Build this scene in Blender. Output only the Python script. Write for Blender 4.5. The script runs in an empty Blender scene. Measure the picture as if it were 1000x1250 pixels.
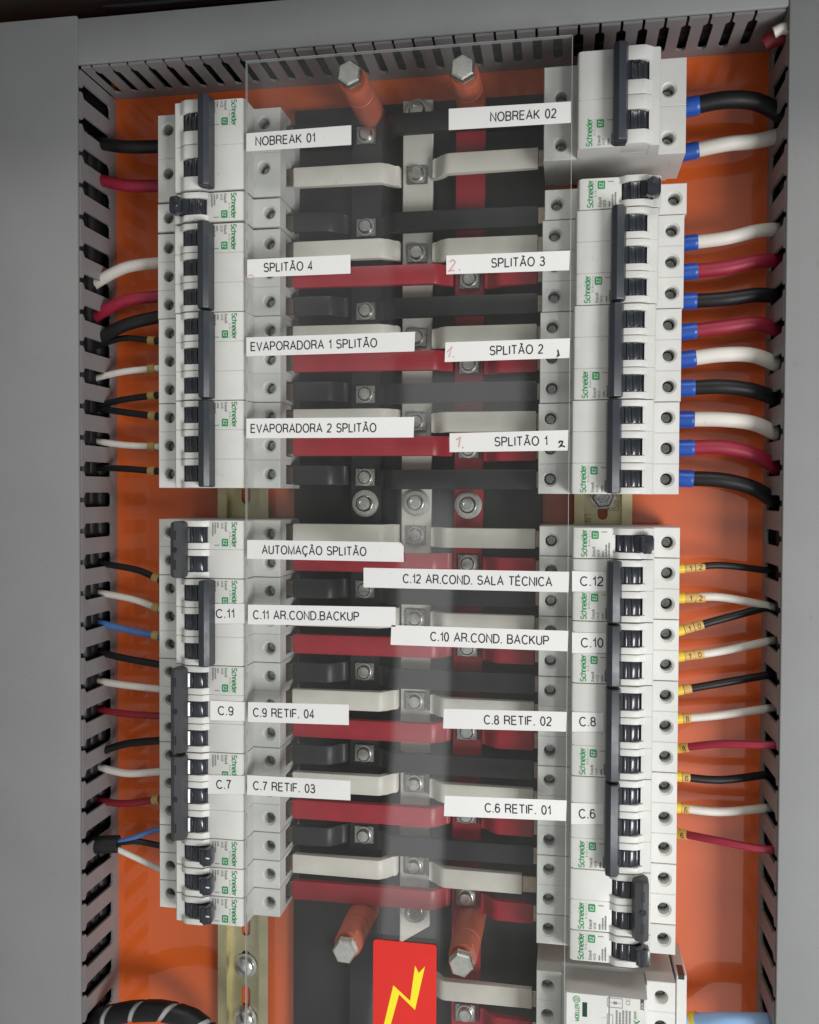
import bpy, bmesh, math, random
from mathutils import Matrix, Vector
random.seed(7)
S = bpy.context.scene
COL = S.collection

# ------------------------------------------------------------------ camera
# Front coordinates in millimetres: x right, y up, z out of the mounting plate towards the viewer.
A = Matrix(((1, 0, 0), (0, 0, -1), (0, 1, 0)))
R = Matrix(((0.98547, 0.00436, -0.16981), (-0.00812, 0.99974, -0.02146), (0.16967, 0.02252, 0.98524)))
F, CZ = 1100.0, 592.8
def W(x, y, z):
    return Vector((x, -z, y)) * 0.001
def U(px, py, z):
    """pixel of the 1000 x 1250 photograph -> front coordinates at real depth z (mm)"""
    d = R.transposed() @ Vector(((px - 500) / F, -(py - 625) / F, -1.0))
    t = (z - CZ) / d.z
    return d.x * t, d.y * t
cam_d = bpy.data.cameras.new('camera')
cam = bpy.data.objects.new('camera', cam_d)
COL.objects.link(cam)
cam.matrix_world = Matrix.Translation(W(0, 0, CZ)) @ (A @ R.transposed()).to_4x4()
cam_d.sensor_fit = 'VERTICAL'
cam_d.sensor_height = 45.0
cam_d.sensor_width = 36.0
cam_d.lens = F / 1250 * 45.0
cam_d.clip_start = 0.01
cam_d.clip_end = 50
S.camera = cam

# ------------------------------------------------------------------ world, lamps, exposure
world = bpy.data.worlds.new('World')
S.world = world
world.use_nodes = True
wn, wl = world.node_tree.nodes, world.node_tree.links
wn.clear()
wo = wn.new('ShaderNodeOutputWorld')
bg = wn.new('ShaderNodeBackground')
tc = wn.new('ShaderNodeTexCoord')
sp = wn.new('ShaderNodeSeparateXYZ')
rp = wn.new('ShaderNodeValToRGB')
mr = wn.new('ShaderNodeMapRange')
mr.inputs['From Min'].default_value = -1
mr.inputs['From Max'].default_value = 1
rp.color_ramp.elements[0].position = 0.0
rp.color_ramp.elements[0].color = (0.60, 0.61, 0.60, 1)
rp.color_ramp.elements[1].position = 1.0
rp.color_ramp.elements[1].color = (0.16, 0.165, 0.16, 1)
e = rp.color_ramp.elements.new(0.5); e.color = (0.36, 0.365, 0.355, 1)
nz = wn.new('ShaderNodeTexNoise')
nz.inputs['Scale'].default_value = 3.4
nz.inputs['Detail'].default_value = 2
cr = wn.new('ShaderNodeMapRange')
cr.inputs['From Min'].default_value = 0.35
cr.inputs['From Max'].default_value = 0.65
cr.inputs['To Min'].default_value = 0.30
cr.inputs['To Max'].default_value = 1.7
ml = wn.new('ShaderNodeMix'); ml.data_type = 'RGBA'; ml.blend_type = 'MULTIPLY'; ml.inputs[0].default_value = 1
wl.new(tc.outputs['Generated'], sp.inputs[0])
mp = wn.new('ShaderNodeMapping'); mp.inputs['Scale'].default_value = (2.2, 1.0, 0.45); mp.inputs['Location'].default_value = (0.35, 0.1, 0.6)
wl.new(tc.outputs['Generated'], mp.inputs[0]); wl.new(mp.outputs[0], nz.inputs['Vector'])
wl.new(nz.outputs[0], cr.inputs[0])
wl.new(sp.outputs['Z'], mr.inputs[0])
wl.new(mr.outputs[0], rp.inputs[0])
wl.new(rp.outputs[0], ml.inputs[6])
wl.new(cr.outputs[0], ml.inputs[7])
# lit side of the room, to the right behind the viewer
def wmap(src, a, b, lo, hi):
    q = wn.new('ShaderNodeMapRange'); q.interpolation_type = 'SMOOTHSTEP'
    for k_, v_ in (('From Min', a), ('From Max', b), ('To Min', lo), ('To Max', hi)): q.inputs[k_].default_value = v_
    wl.new(src, q.inputs[0]); return q.outputs[0]
def wmath(op, a, b):
    q = wn.new('ShaderNodeMath'); q.operation = op; wl.new(a, q.inputs[0])
    if isinstance(b, float): q.inputs[1].default_value = b
    else: wl.new(b, q.inputs[1])
    return q.outputs[0]
lit = wmath('MULTIPLY', wmap(sp.outputs['X'], 0.05, 0.10, 0, 1), wmap(sp.outputs['X'], 0.30, 0.50, 1, 0))
lit = wmath('MULTIPLY', lit, wmath('MULTIPLY', wmap(sp.outputs['Z'], -0.02, 0.05, 1, 0), wmap(sp.outputs['Y'], -0.5, -0.4, 1, 0)))
lit = wmath('MULTIPLY', lit, 0.7)
# bright world patches added behind the viewer to give the cover pale reflections
nb = wn.new('ShaderNodeTexNoise'); nb.inputs['Scale'].default_value = 26; nb.inputs['Detail'].default_value = 4; nb.inputs['Distortion'].default_value = 1.2
wl.new(tc.outputs['Generated'], nb.inputs['Vector'])
brk = wmap(nb.outputs[0], 0.40, 0.56, 0.25, 1.0)
def box(x0, x1, z0, z1, ex, ez, k):
    v = wmath('MULTIPLY', wmap(sp.outputs['X'], x0 - ex, x0 + ex, 0, 1), wmap(sp.outputs['X'], x1 - ex, x1 + ex, 1, 0))
    v = wmath('MULTIPLY', v, wmath('MULTIPLY', wmap(sp.outputs['Z'], z0 - ez, z0 + ez, 0, 1), wmap(sp.outputs['Z'], z1 - ez, z1 + ez, 1, 0)))
    return wmath('MULTIPLY', wmath('MULTIPLY', v, wmap(sp.outputs['Y'], -0.5, -0.4, 1, 0)), k)
for v_, br in ((box(-0.180, -0.122, -0.55, -0.01, 0.006, 0.03, 2.2), False), (box(-0.30, -0.185, 0.06, 0.45, 0.006, 0.05, 0.55), False),
               (box(-0.176, -0.045, 0.075, 0.128, 0.010, 0.012, 1.7), False), (box(-0.42, 0.06, 0.44, 0.95, 0.01, 0.01, 0.5), False)):
    lit = wmath('ADD', lit, wmath('MULTIPLY', v_, brk) if br else v_)
ad_ = wn.new('ShaderNodeMix'); ad_.data_type = 'RGBA'; ad_.blend_type = 'ADD'; ad_.inputs[0].default_value = 1
wl.new(ml.outputs[2], ad_.inputs[6]); wl.new(lit, ad_.inputs[7])
wl.new(ad_.outputs[2], bg.inputs[0])
wl.new(bg.outputs[0], wo.inputs[0])
bg.inputs[1].default_value = 0.66

def area(name, pos, target, sx, sy, power, col):
    l = bpy.data.lights.new(name, 'AREA')
    l.shape = 'RECTANGLE'; l.size = sx; l.size_y = sy; l.energy = power; l.color = col
    o = bpy.data.objects.new(name, l); COL.objects.link(o)
    p, t = W(*pos), W(*target)
    o.location = p
    o.rotation_euler = (t - p).to_track_quat('-Z', 'Y').to_euler()
    return o
area('ceiling_lamp', (250, 1300, 1150), (0, -120, 0), 1.2, 0.35, 10, (1, 0.98, 0.93))
area('side_lamp', (820, -520, 1000), (0, -200, 0), 0.5, 0.5, 17, (0.99, 0.99, 1.0))

vs = S.view_settings
vs.view_transform = 'Standard'
try: vs.look = 'None'
except Exception: pass
vs.exposure = 0.0
vs.gamma = 1.0
vs.use_curve_mapping = False
S.render.engine = 'CYCLES'
S.cycles.use_denoising = True
S.cycles.max_bounces = 8
S.cycles.transparent_max_bounces = 16
S.cycles.caustics_reflective = False
S.cycles.caustics_refractive = False

# ------------------------------------------------------------------ materials
def mat(name, col, rough=0.5, metal=0.0, coat=0.0, var=0.06, vscale=60, bump=0.0, bscale=900, spec=0.5, coat_rough=0.08, rvar=0.1):
    m = bpy.data.materials.new(name); m.use_nodes = True
    n, l = m.node_tree.nodes, m.node_tree.links
    b = n['Principled BSDF']
    b.inputs['Metallic'].default_value = metal
    b.inputs['Coat Weight'].default_value = coat
    b.inputs['Coat Roughness'].default_value = coat_rough
    b.inputs['Specular IOR Level'].default_value = spec
    t = n.new('ShaderNodeTexCoord')
    g = n.new('ShaderNodeNewGeometry')
    x = n.new('ShaderNodeTexNoise'); x.inputs['Scale'].default_value = vscale; x.inputs['Detail'].default_value = 5
    l.new(g.outputs['Position'], x.inputs['Vector'])
    r = n.new('ShaderNodeValToRGB')
    r.color_ramp.elements[0].position = 0.3; r.color_ramp.elements[1].position = 0.7
    r.color_ramp.elements[0].color = [c * (1 - var) for c in col] + [1]
    r.color_ramp.elements[1].color = [min(1, c * (1 + var)) for c in col] + [1]
    l.new(x.outputs[0], r.inputs[0])
    oi = n.new('ShaderNodeObjectInfo'); om = n.new('ShaderNodeMapRange')
    om.inputs['To Min'].default_value = 0.93; om.inputs['To Max'].default_value = 1.05
    l.new(oi.outputs['Random'], om.inputs[0])
    st = n.new('ShaderNodeTexNoise'); st.inputs['Scale'].default_value = 160; st.inputs['Detail'].default_value = 6; st.inputs['Roughness'].default_value = 0.75
    l.new(g.outputs['Position'], st.inputs['Vector'])
    sm = n.new('ShaderNodeMapRange')                 # small stains and specks of dirt
    for k_, v_ in (('From Min', 0.60), ('From Max', 0.74), ('To Min', 1.0), ('To Max', 0.80)): sm.inputs[k_].default_value = v_
    l.new(st.outputs[0], sm.inputs[0])
    mu = n.new('ShaderNodeMath'); mu.operation = 'MULTIPLY'; l.new(om.outputs[0], mu.inputs[0]); l.new(sm.outputs[0], mu.inputs[1])
    mc = n.new('ShaderNodeMix'); mc.data_type = 'RGBA'; mc.blend_type = 'MULTIPLY'; mc.inputs[0].default_value = 1
    l.new(r.outputs[0], mc.inputs[6]); l.new(mu.outputs[0], mc.inputs[7]); l.new(mc.outputs[2], b.inputs['Base Color'])
    mm = n.new('ShaderNodeMapRange')
    mm.inputs['To Min'].default_value = max(0.02, rough - rvar); mm.inputs['To Max'].default_value = rough + rvar
    x2 = n.new('ShaderNodeTexNoise'); x2.inputs['Scale'].default_value = vscale * 3.1; x2.inputs['Detail'].default_value = 4
    l.new(g.outputs['Position'], x2.inputs['Vector']); l.new(x2.outputs[0], mm.inputs[0]); l.new(mm.outputs[0], b.inputs['Roughness'])
    if bump:
        bn = n.new('ShaderNodeTexNoise'); bn.inputs['Scale'].default_value = bscale; bn.inputs['Detail'].default_value = 3
        bp = n.new('ShaderNodeBump'); bp.inputs['Strength'].default_value = bump; bp.inputs['Distance'].default_value = 0.0004
        l.new(g.outputs['Position'], bn.inputs['Vector']); l.new(bn.outputs[0], bp.inputs['Height']); l.new(bp.outputs[0], b.inputs['Normal'])
    return m
M = {}
M['plastic'] = mat('breaker_plastic', (0.60, 0.597, 0.568), 0.50, var=0.04, bump=0.05, bscale=2500)
M['toggle'] = mat('toggle_plastic', (0.016, 0.019, 0.026), 0.25, coat=0.6, coat_rough=0.12, var=0.15)
M['tie'] = mat('tie_bar_plastic', (0.030, 0.035, 0.043), 0.40, var=0.12)
M['tie_grey'] = mat('tie_bar_grey_plastic', (0.048, 0.049, 0.052), 0.45, var=0.12)
M['screw'] = mat('screw_steel', (0.34, 0.34, 0.33), 0.28, 1.0, var=0.2, vscale=400)
M['zinc'] = mat('zinc_bolt', (0.62, 0.62, 0.58), 0.30, 1.0, var=0.1, vscale=300)
M['orange'] = mat('orange_plate', (0.63, 0.102, 0.011), 0.40, coat=0.9, coat_rough=0.04, var=0.05, vscale=8, bump=0.05, bscale=260)
M['orange'].node_tree.nodes['Principled BSDF'].inputs['Coat IOR'].default_value = 1.6
M['duct'] = mat('duct_pvc', (0.205, 0.198, 0.20), 0.5, var=0.05, bump=0.04)
M['lid'] = mat('lid_pvc', (0.225, 0.230, 0.228), 0.55, var=0.045, vscale=18, bump=0.12, bscale=1800)
M['dark'] = mat('dark_paint', (0.022, 0.023, 0.021), 0.5, var=0.2)
M['board'] = mat('bakelite_board', (0.010, 0.0095, 0.0095), 0.5, var=0.3, vscale=20)
M['rail'] = mat('rail_zinc', (0.56, 0.51, 0.32), 0.42, 0.9, var=0.10, vscale=70)
M['white_ins'] = mat('busbar_white', (0.66, 0.63, 0.56), 0.45, var=0.05, vscale=90, bump=0.25, bscale=160)
M['red_ins'] = mat('busbar_red', (0.31, 0.012, 0.022), 0.40, var=0.10, vscale=90, bump=0.08, bscale=500)
M['black_ins'] = mat('busbar_black', (0.014, 0.014, 0.015), 0.45, var=0.15, vscale=90)
M['copper'] = mat('tinned_copper', (0.42, 0.33, 0.25), 0.40, 1.0, var=0.2, vscale=200)
M['standoff'] = mat('standoff_resin', (0.50, 0.105, 0.050), 0.45, var=0.12, vscale=120, bump=0.15, bscale=700)
M['w_black'] = mat('wire_black', (0.008, 0.008, 0.009), 0.48, var=0.2, spec=0.35)
M['w_white'] = mat('wire_white', (0.64, 0.61, 0.55), 0.55, var=0.05, bump=0.05)
M['w_red'] = mat('wire_red', (0.27, 0.010, 0.032), 0.52, var=0.08)
M['w_darkred'] = mat('wire_dark_red', (0.20, 0.010, 0.020), 0.45, var=0.08)
M['w_blue'] = mat('wire_blue', (0.07, 0.16, 0.40), 0.45, var=0.08)
M['w_pale'] = mat('wire_pale_blue', (0.28, 0.47, 0.75), 0.5, var=0.06)
M['ferrule'] = mat('ferrule_blue', (0.015, 0.075, 0.36), 0.35, var=0.08)
M['yellow'] = mat('marker_yellow', (0.58, 0.36, 0.10), 0.5, var=0.06)
M['sleeve'] = mat('sleeve_yellow', (0.74, 0.52, 0.03), 0.45, var=0.05)
M['ring'] = mat('marker_ring', (0.42, 0.28, 0.09), 0.5, var=0.15)
M['label'] = mat('label_tape', (0.74, 0.735, 0.715), 0.35, var=0.02, vscale=30, bump=0.25, bscale=130)
M['ink'] = mat('ink_black', (0.015, 0.015, 0.016), 0.5)
M['ink_grey'] = mat('ink_grey', (0.20, 0.20, 0.19), 0.6)
M['green'] = mat('ink_green', (0.020, 0.24, 0.075), 0.5)
M['ink_red'] = mat('ink_red', (0.62, 0.34, 0.33), 0.6)
M['sign_red'] = mat('sign_red', (0.68, 0.022, 0.014), 0.35, var=0.03)
M['sign_yellow'] = mat('sign_yellow', (0.88, 0.74, 0.02), 0.4, var=0.02)
M['spiral_grey'] = mat('spiral_core', (0.34, 0.34, 0.345), 0.5, var=0.1)

def acrylic():
    m = bpy.data.materials.new('clear_acrylic'); m.use_nodes = True
    n, l = m.node_tree.nodes, m.node_tree.links
    n.clear()
    out = n.new('ShaderNodeOutputMaterial')
    tr = n.new('ShaderNodeBsdfTransparent'); tr.inputs[0].default_value = (0.965, 0.972, 0.968, 1)
    gl = n.new('ShaderNodeBsdfGlossy'); gl.inputs['Roughness'].default_value = 0.015
    lw = n.new('ShaderNodeLayerWeight'); lw.inputs[0].default_value = 0.5
    pw = n.new('ShaderNodeMath'); pw.operation = 'POWER'; pw.inputs[1].default_value = 4.0
    ma = n.new('ShaderNodeMath'); ma.operation = 'MULTIPLY_ADD'; ma.inputs[1].default_value = 0.9; ma.inputs[2].default_value = 0.036
    l.new(lw.outputs['Facing'], pw.inputs[0]); l.new(pw.outputs[0], ma.inputs[0])
    mx = n.new('ShaderNodeMixShader')
    l.new(ma.outputs[0], mx.inputs[0]); l.new(tr.outputs[0], mx.inputs[1]); l.new(gl.outputs[0], mx.inputs[2])
    # fine dust and wiping marks, plus a painted haze for the reflected veil
    g = n.new('ShaderNodeNewGeometry')
    n1 = n.new('ShaderNodeTexNoise'); n1.inputs['Scale'].default_value = 14; n1.inputs['Detail'].default_value = 6
    n2 = n.new('ShaderNodeTexNoise'); n2.inputs['Scale'].default_value = 900; n2.inputs['Detail'].default_value = 2
    l.new(g.outputs['Position'], n1.inputs['Vector']); l.new(g.outputs['Position'], n2.inputs['Vector'])
    r1 = n.new('ShaderNodeMapRange'); r1.inputs['From Min'].default_value = 0.35; r1.inputs['From Max'].default_value = 0.75
    r1.inputs['To Min'].default_value = 0.002; r1.inputs['To Max'].default_value = 0.014
    r2 = n.new('ShaderNodeMapRange'); r2.inputs['From Min'].default_value = 0.70; r2.inputs['From Max'].default_value = 0.80
    r2.inputs['To Min'].default_value = 0.0; r2.inputs['To Max'].default_value = 0.10
    l.new(n1.outputs[0], r1.inputs[0]); l.new(n2.outputs[0], r2.inputs[0])
    ad = n.new('ShaderNodeMath'); ad.operation = 'ADD'
    l.new(r1.outputs[0], ad.inputs[0]); l.new(r2.outputs[0], ad.inputs[1])
    df = n.new('ShaderNodeBsdfDiffuse'); df.inputs[0].default_value = (0.7, 0.7, 0.68, 1)
    m2 = n.new('ShaderNodeMixShader')
    l.new(ad.outputs[0], m2.inputs[0]); l.new(mx.outputs[0], m2.inputs[1]); l.new(df.outputs[0], m2.inputs[2])
    l.new(m2.outputs[0], out.inputs[0])
    return m
M['acrylic'] = acrylic()

# ------------------------------------------------------------------ mesh helpers (millimetres, front coordinates)
def link(name, me, parent=None):
    o = bpy.data.objects.new(name, me); COL.objects.link(o)
    if parent: o.parent = parent
    return o
def finish(name, bm, material, smooth=False):
    A4 = A.to_4x4() @ Matrix.Scale(0.001, 4)
    bmesh.ops.recalc_face_normals(bm, faces=bm.faces)
    bm.transform(A4)
    me = bpy.data.meshes.new(name); bm.to_mesh(me); bm.free()
    me.materials.append(M[material] if isinstance(material, str) else material)
    if smooth:
        for p in me.polygons: p.use_smooth = True
        try: me.set_sharp_from_angle(angle=math.radians(38))
        except Exception: pass
    return me
def obj(name, bm, material, parent=None, smooth=False):
    return link(name, finish(name, bm, material, smooth), parent)
def rbox(bm, x0, x1, y0, y1, z0, z1, r=0.0, seg=1):
    vs_ = [bm.verts.new((x, y, z)) for x in (x0, x1) for y in (y0, y1) for z in (z0, z1)]
    fs = [(0, 1, 3, 2), (4, 6, 7, 5), (0, 4, 5, 1), (2, 3, 7, 6), (0, 2, 6, 4), (1, 5, 7, 3)]
    fl = [bm.faces.new([vs_[i] for i in f]) for f in fs]
    if r:
        es = {e for f in fl for e in f.edges}
        bmesh.ops.bevel(bm, geom=list(es), offset=r, segments=seg, profile=0.5, affect='EDGES')
def prism(bm, poly, a0, a1, axis='y', r=0.0, seg=1):
    """extrude a polygon: axis 'y' -> poly is (x, z); axis 'z' -> (x, y); axis 'x' -> (y, z)"""
    def v(p, a):
        return (p[0], a, p[1]) if axis == 'y' else ((p[0], p[1], a) if axis == 'z' else (a, p[0], p[1]))
    b = [bm.verts.new(v(p, a0)) for p in poly]; t = [bm.verts.new(v(p, a1)) for p in poly]
    n = len(poly)
    fl = [bm.faces.new(b), bm.faces.new(t)]
    for i in range(n): fl.append(bm.faces.new((b[i], b[(i + 1) % n], t[(i + 1) % n], t[i])))
    if r:
        es = {e for f in fl[:2] for e in f.edges}
        bmesh.ops.bevel(bm, geom=list(es), offset=r, segments=seg, profile=0.5, affect='EDGES')
def lathe(bm, prof, cx, cy, n=28, phase=0.0):
    """prof: list of (radius, z)"""
    rings = []
    for r_, z in prof:
        if r_ < 1e-6: rings.append([bm.verts.new((cx, cy, z))])
        else: rings.append([bm.verts.new((cx + r_ * math.cos(phase + 2 * math.pi * i / n), cy + r_ * math.sin(phase + 2 * math.pi * i / n), z)) for i in range(n)])
    for a, b in zip(rings, rings[1:]):
        for i in range(n):
            j = (i + 1) % n
            if len(a) == 1 and len(b) == 1: continue
            if len(a) == 1: bm.faces.new((a[0], b[i], b[j]))
            elif len(b) == 1: bm.faces.new((a[i], a[j], b[0]))
            else: bm.faces.new((a[i], a[j], b[j], b[i]))
def shoulder(bm, x0, x1, y0, y1, z0, z1, hx, hy, ch=0.35, r=3.5, rc=4.6, depth=12):
    """block whose front has a countersunk round hole"""
    n = 32
    def ringrect(a0, a1, b0, b1, z):
        out = []
        for i in range(n):
            t = 2 * math.pi * (i + 0.5) / n
            dx, dy = math.cos(t), math.sin(t)
            k = min([((a1 if dx > 0 else a0) - hx) / dx if abs(dx) > 1e-6 else 1e9, ((b1 if dy > 0 else b0) - hy) / dy if abs(dy) > 1e-6 else 1e9])
            out.append([hx + dx * k, hy + dy * k, z])
        for c in ((a0, b0), (a0, b1), (a1, b0), (a1, b1)):      # snap nearest point to each corner
            q = min(out, key=lambda p: (p[0] - c[0]) ** 2 + (p[1] - c[1]) ** 2); q[0], q[1] = c
        return [bm.verts.new(p) for p in out]
    def ring(rr, z): return [bm.verts.new((hx + rr * math.cos(2 * math.pi * (i + 0.5) / n), hy + rr * math.sin(2 * math.pi * (i + 0.5) / n), z)) for i in range(n)]
    rs = [ringrect(x0, x1, y0, y1, z0), ringrect(x0, x1, y0, y1, z1 - ch), ringrect(x0 + ch, x1 - ch, y0 + ch, y1 - ch, z1),
          ring(rc, z1), ring(rc - 0.25, z1 - 0.35), ring(r, z1 - 1.0), ring(r, z1 - depth)]
    for a, b in zip(rs, rs[1:]):
        for i in range(n):
            j = (i + 1) % n
            bm.faces.new((a[i], a[j], b[j], b[i]))
    bm.faces.new(rs[-1])
def screw_bm(bm, cx, cy, z, r=3.0, cross=True):
    lathe(bm, [(0, z - 3), (r, z - 3), (r, z - 0.5), (r - 0.5, z), (0, z)], cx, cy, 18)
def tube(bm, pts, rad, n=14, sub=7, twist=None):
    """smooth tube through points (Catmull-Rom)"""
    P = [Vector(p) for p in pts]
    if len(P) > 2:
        Q = [2 * P[0] - P[1]] + P + [2 * P[-1] - P[-2]]
        path = []
        for i in range(1, len(Q) - 2):
            for s in range(sub):
                t = s / sub
                a, b, c, d = Q[i - 1], Q[i], Q[i + 1], Q[i + 2]
                path.append(0.5 * ((2 * b) + (c - a) * t + (2 * a - 5 * b + 4 * c - d) * t * t + (3 * b - a - 3 * c + d) * t ** 3))
        path.append(P[-1])
    else: path = P
    rings = []
    for i, p in enumerate(path):
        tan = (path[min(i + 1, len(path) - 1)] - path[max(i - 1, 0)]).normalized()
        up = Vector((0, 0, 1)); s_ = tan.cross(up)
        if s_.length < 1e-3: s_ = Vector((0, 1, 0))
        s_.normalize(); u_ = s_.cross(tan)
        rr = rad if not callable(rad) else rad(i / (len(path) - 1))
        rings.append([bm.verts.new(p + s_ * rr * math.cos(2 * math.pi * k / n) + u_ * rr * math.sin(2 * math.pi * k / n)) for k in range(n)])
    for a, b in zip(rings, rings[1:]):
        for k in range(n): bm.faces.new((a[k], a[(k + 1) % n], b[(k + 1) % n], b[k]))
    bm.faces.new(rings[0]); bm.faces.new(rings[-1])
    return path
def empty(name, x, y, z, label, cat, group=None, turned=False):
    o = bpy.data.objects.new(name, None); COL.objects.link(o)
    o.empty_display_size = 0.01
    o.location = W(x, y, z)
    if turned: o.rotation_euler = (0, math.pi, 0)
    o['label'] = label; o['category'] = cat
    if group: o['group'] = group
    return o
def tag(o, label, cat, group=None):
    o['label'] = label; o['category'] = cat
    if group: o['group'] = group
    return o

# ---- writing: a small single-stroke alphabet, drawn as flat pen strokes
def arc(cx, cy, rx, ry, a0, a1, n=12):
    return [(cx + rx * math.cos(math.radians(a0 + (a1 - a0) * i / n)), cy + ry * math.sin(math.radians(a0 + (a1 - a0) * i / n))) for i in range(n + 1)]
G = {
 'A': (.70, [[(0, 0), (.35, 1), (.70, 0)], [(.12, .34), (.58, .34)]]),
 'B': (.60, [[(0, .52), (.34, .52)] + arc(.34, .76, .22, .24, -90, 90) + [(0, 1), (0, 0), (.34, 0)] + arc(.34, .26, .26, .26, -90, 90) + [(.3, .52)]]),
 'C': (.68, [arc(.37, .5, .37, .51, 42, 318, 20)]),
 'D': (.66, [[(0, 0), (0, 1), (.28, 1)] + arc(.28, .5, .38, .5, 90, -90, 14) + [(0, 0)]]),
 'E': (.55, [[(.55, 0), (0, 0), (0, 1), (.54, 1)], [(0, .53), (.50, .53)]]),
 'F': (.52, [[(0, 0), (0, 1), (.52, 1)], [(0, .52), (.46, .52)]]),
 'I': (.02, [[(.01, 0), (.01, 1)]]),
 'K': (.62, [[(0, 0), (0, 1)], [(.60, 1), (0, .36)], [(.2, .57), (.62, 0)]]),
 'L': (.50, [[(0, 1), (0, 0), (.50, 0)]]),
 'M': (.76, [[(0, 0), (0, 1), (.38, .02), (.76, 1), (.76, 0)]]),
 'N': (.62, [[(0, 0), (0, 1), (.62, 0), (.62, 1)]]),
 'O': (.76, [arc(.38, .5, .38, .51, 90, 450, 26)]),
 'P': (.58, [[(0, 0), (0, 1), (.34, 1)] + arc(.34, .735, .24, .265, 90, -90) + [(0, .47)]]),
 'R': (.62, [[(0, 0), (0, 1), (.36, 1)] + arc(.36, .75, .24, .25, 90, -90) + [(0, .5)], [(.36, .5), (.54, .36), (.57, .12), (.62, 0)]]),
 'S': (.60, [arc(.30, .745, .265, .265, 22, 240, 14) + arc(.30, .262, .30, .268, 72, -158, 16)]),
 'T': (.62, [[(0, 1), (.62, 1)], [(.31, 1), (.31, 0)]]),
 'U': (.60, [[(0, 1), (0, .3)] + arc(.30, .3, .30, .31, 180, 360, 14) + [(.60, 1)]]),
 'V': (.66, [[(0, 1), (.33, 0), (.66, 1)]]),
 'Z': (.58, [[(0, 1), (.58, 1), (0, 0), (.58, 0)]]),
 '0': (.50, [arc(.25, .5, .25, .51, 90, 450, 22)]),
 '1': (.25, [[(0, .74), (.14, .80), (.24, 1), (.24, 0)]]),
 '2': (.50, [arc(.25, .73, .24, .27, 165, -30, 12) + [(.30, .38), (.08, .17), (0, 0), (.50, 0)]]),
 '3': (.50, [arc(.24, .755, .22, .25, 160, -80, 12) + [(.20, .52)] + arc(.24, .26, .26, .27, 85, -165, 14)]),
 '4': (.52, [[(.38, 0), (.38, 1), (0, .26), (.52, .26)]]),
 '5': (.50, [[(.46, 1), (.10, 1), (.04, .50)] + arc(.24, .31, .26, .31, 130, -160, 14)]),
 '6': (.50, [arc(.26, .74, .22, .26, 20, 150, 8) + arc(.25, .31, .25, .31, 165, 525, 20)]),
 '7': (.50, [[(0, 1), (.50, 1), (.28, .5), (.18, 0)]]),
 '8': (.50, [arc(.25, .76, .21, .24, -90, 270, 18) , arc(.25, .26, .25, .27, 90, 450, 18)]),
 '9': (.50, [arc(.25, .69, .25, .31, -15, 345, 20) + arc(.24, .26, .24, .27, 40, -150, 8)]),
 '.': (.08, [[(.04, -.04), (.04, .09)]]),
 '/': (.34, [[(0, 0), (.34, 1)]]),
 ' ': (.26, []),
 'c': (.50, [arc(.26, .36, .26, .37, 45, 315, 16)]),
 'h': (.46, [[(0, 0), (0, 1.02)], [(0, .45)] + arc(.23, .48, .23, .25, 160, 0, 8) + [(.46, 0)]]),
 'n': (.46, [[(0, 0), (0, .72)], [(0, .45)] + arc(.23, .48, .23, .25, 160, 0, 8) + [(.46, 0)]]),
 'e': (.52, [[(0, .38), (.52, .38)] + arc(.26, .36, .26, .37, 5, 310, 18)]),
 'i': (.02, [[(.01, 0), (.01, .72)], [(.01, .88), (.01, 1.0)]]),
 'd': (.50, [[(.50, 0), (.50, 1.02)], arc(.25, .36, .25, .37, 0, 360, 20)]),
 'g': (.50, [[(.50, .72), (.50, -.05)] + arc(.25, -.05, .25, .24, 0, -150, 8), arc(.25, .36, .25, .37, 0, 360, 20)]),
 'r': (.30, [[(0, 0), (0, .72)], [(0, .42)] + arc(.24, .46, .24, .26, 170, 75, 6)]),
 'l': (.02, [[(.01, 0), (.01, 1.02)]]),
 't': (.26, [[(.12, .95), (.12, .12), (.26, .02)], [(0, .7), (.26, .7)]]),
 'a': (.48, [[(.48, .72), (.48, 0)], arc(.24, .36, .24, .37, 0, 360, 20)]),
 's': (.42, [arc(.21, .54, .19, .19, 30, 240, 10) + arc(.21, .19, .21, .2, 70, -155, 10)]),
 'y': (.46, [[(0, .72), (.24, .02)], [(.46, .72), (.2, -.1), (.04, -.24)]]),
 'p': (.50, [[(0, .72), (0, -.26)], arc(.25, .36, .25, .37, 0, 360, 20)]),
 'o': (.52, [arc(.26, .36, .26, .37, 0, 360, 20)]),
 'w': (.72, [[(0, .72), (.18, 0), (.36, .7), (.54, 0), (.72, .72)]]),
}
til = [(.19, 1.13), (.27, 1.20), (.36, 1.16), (.45, 1.13), (.52, 1.20)]
G['Ã'] = (.70, G['A'][1] + [til]); G['É'] = (.55, G['E'][1] + [[(.24, 1.10), (.36, 1.27)]])
G['Ç'] = (.68, G['C'][1] + [[(.40, 0), (.40, -.1), (.46, -.17), (.36, -.24), (.27, -.22)]])
def layout(body, gap):
    x, out = 0.0, []
    for ch in body:
        w_, st = G[ch]
        out += [[(p[0] + x, p[1]) for p in q] for q in st]
        x += w_ + gap
    return out, x - gap
def write(bm, body, x, y, z, cap, width=None, ang=0.0, pen=0.105, gap=0.24):
    """write from (x, y) on the baseline; ang in radians about the front axis; pen is the stroke relative to the cap height"""
    st, w_ = layout(body, gap)
    sx = (width / w_) if width else cap
    ca, sa = math.cos(ang), math.sin(ang)
    for i, q in enumerate(st):
        pts = [(x + a * sx * ca - b * cap * sa, y + a * sx * sa + b * cap * ca) for a, b in q]
        stroke(bm, pts, pen * cap, z + 0.004 * (i % 5))
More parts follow.
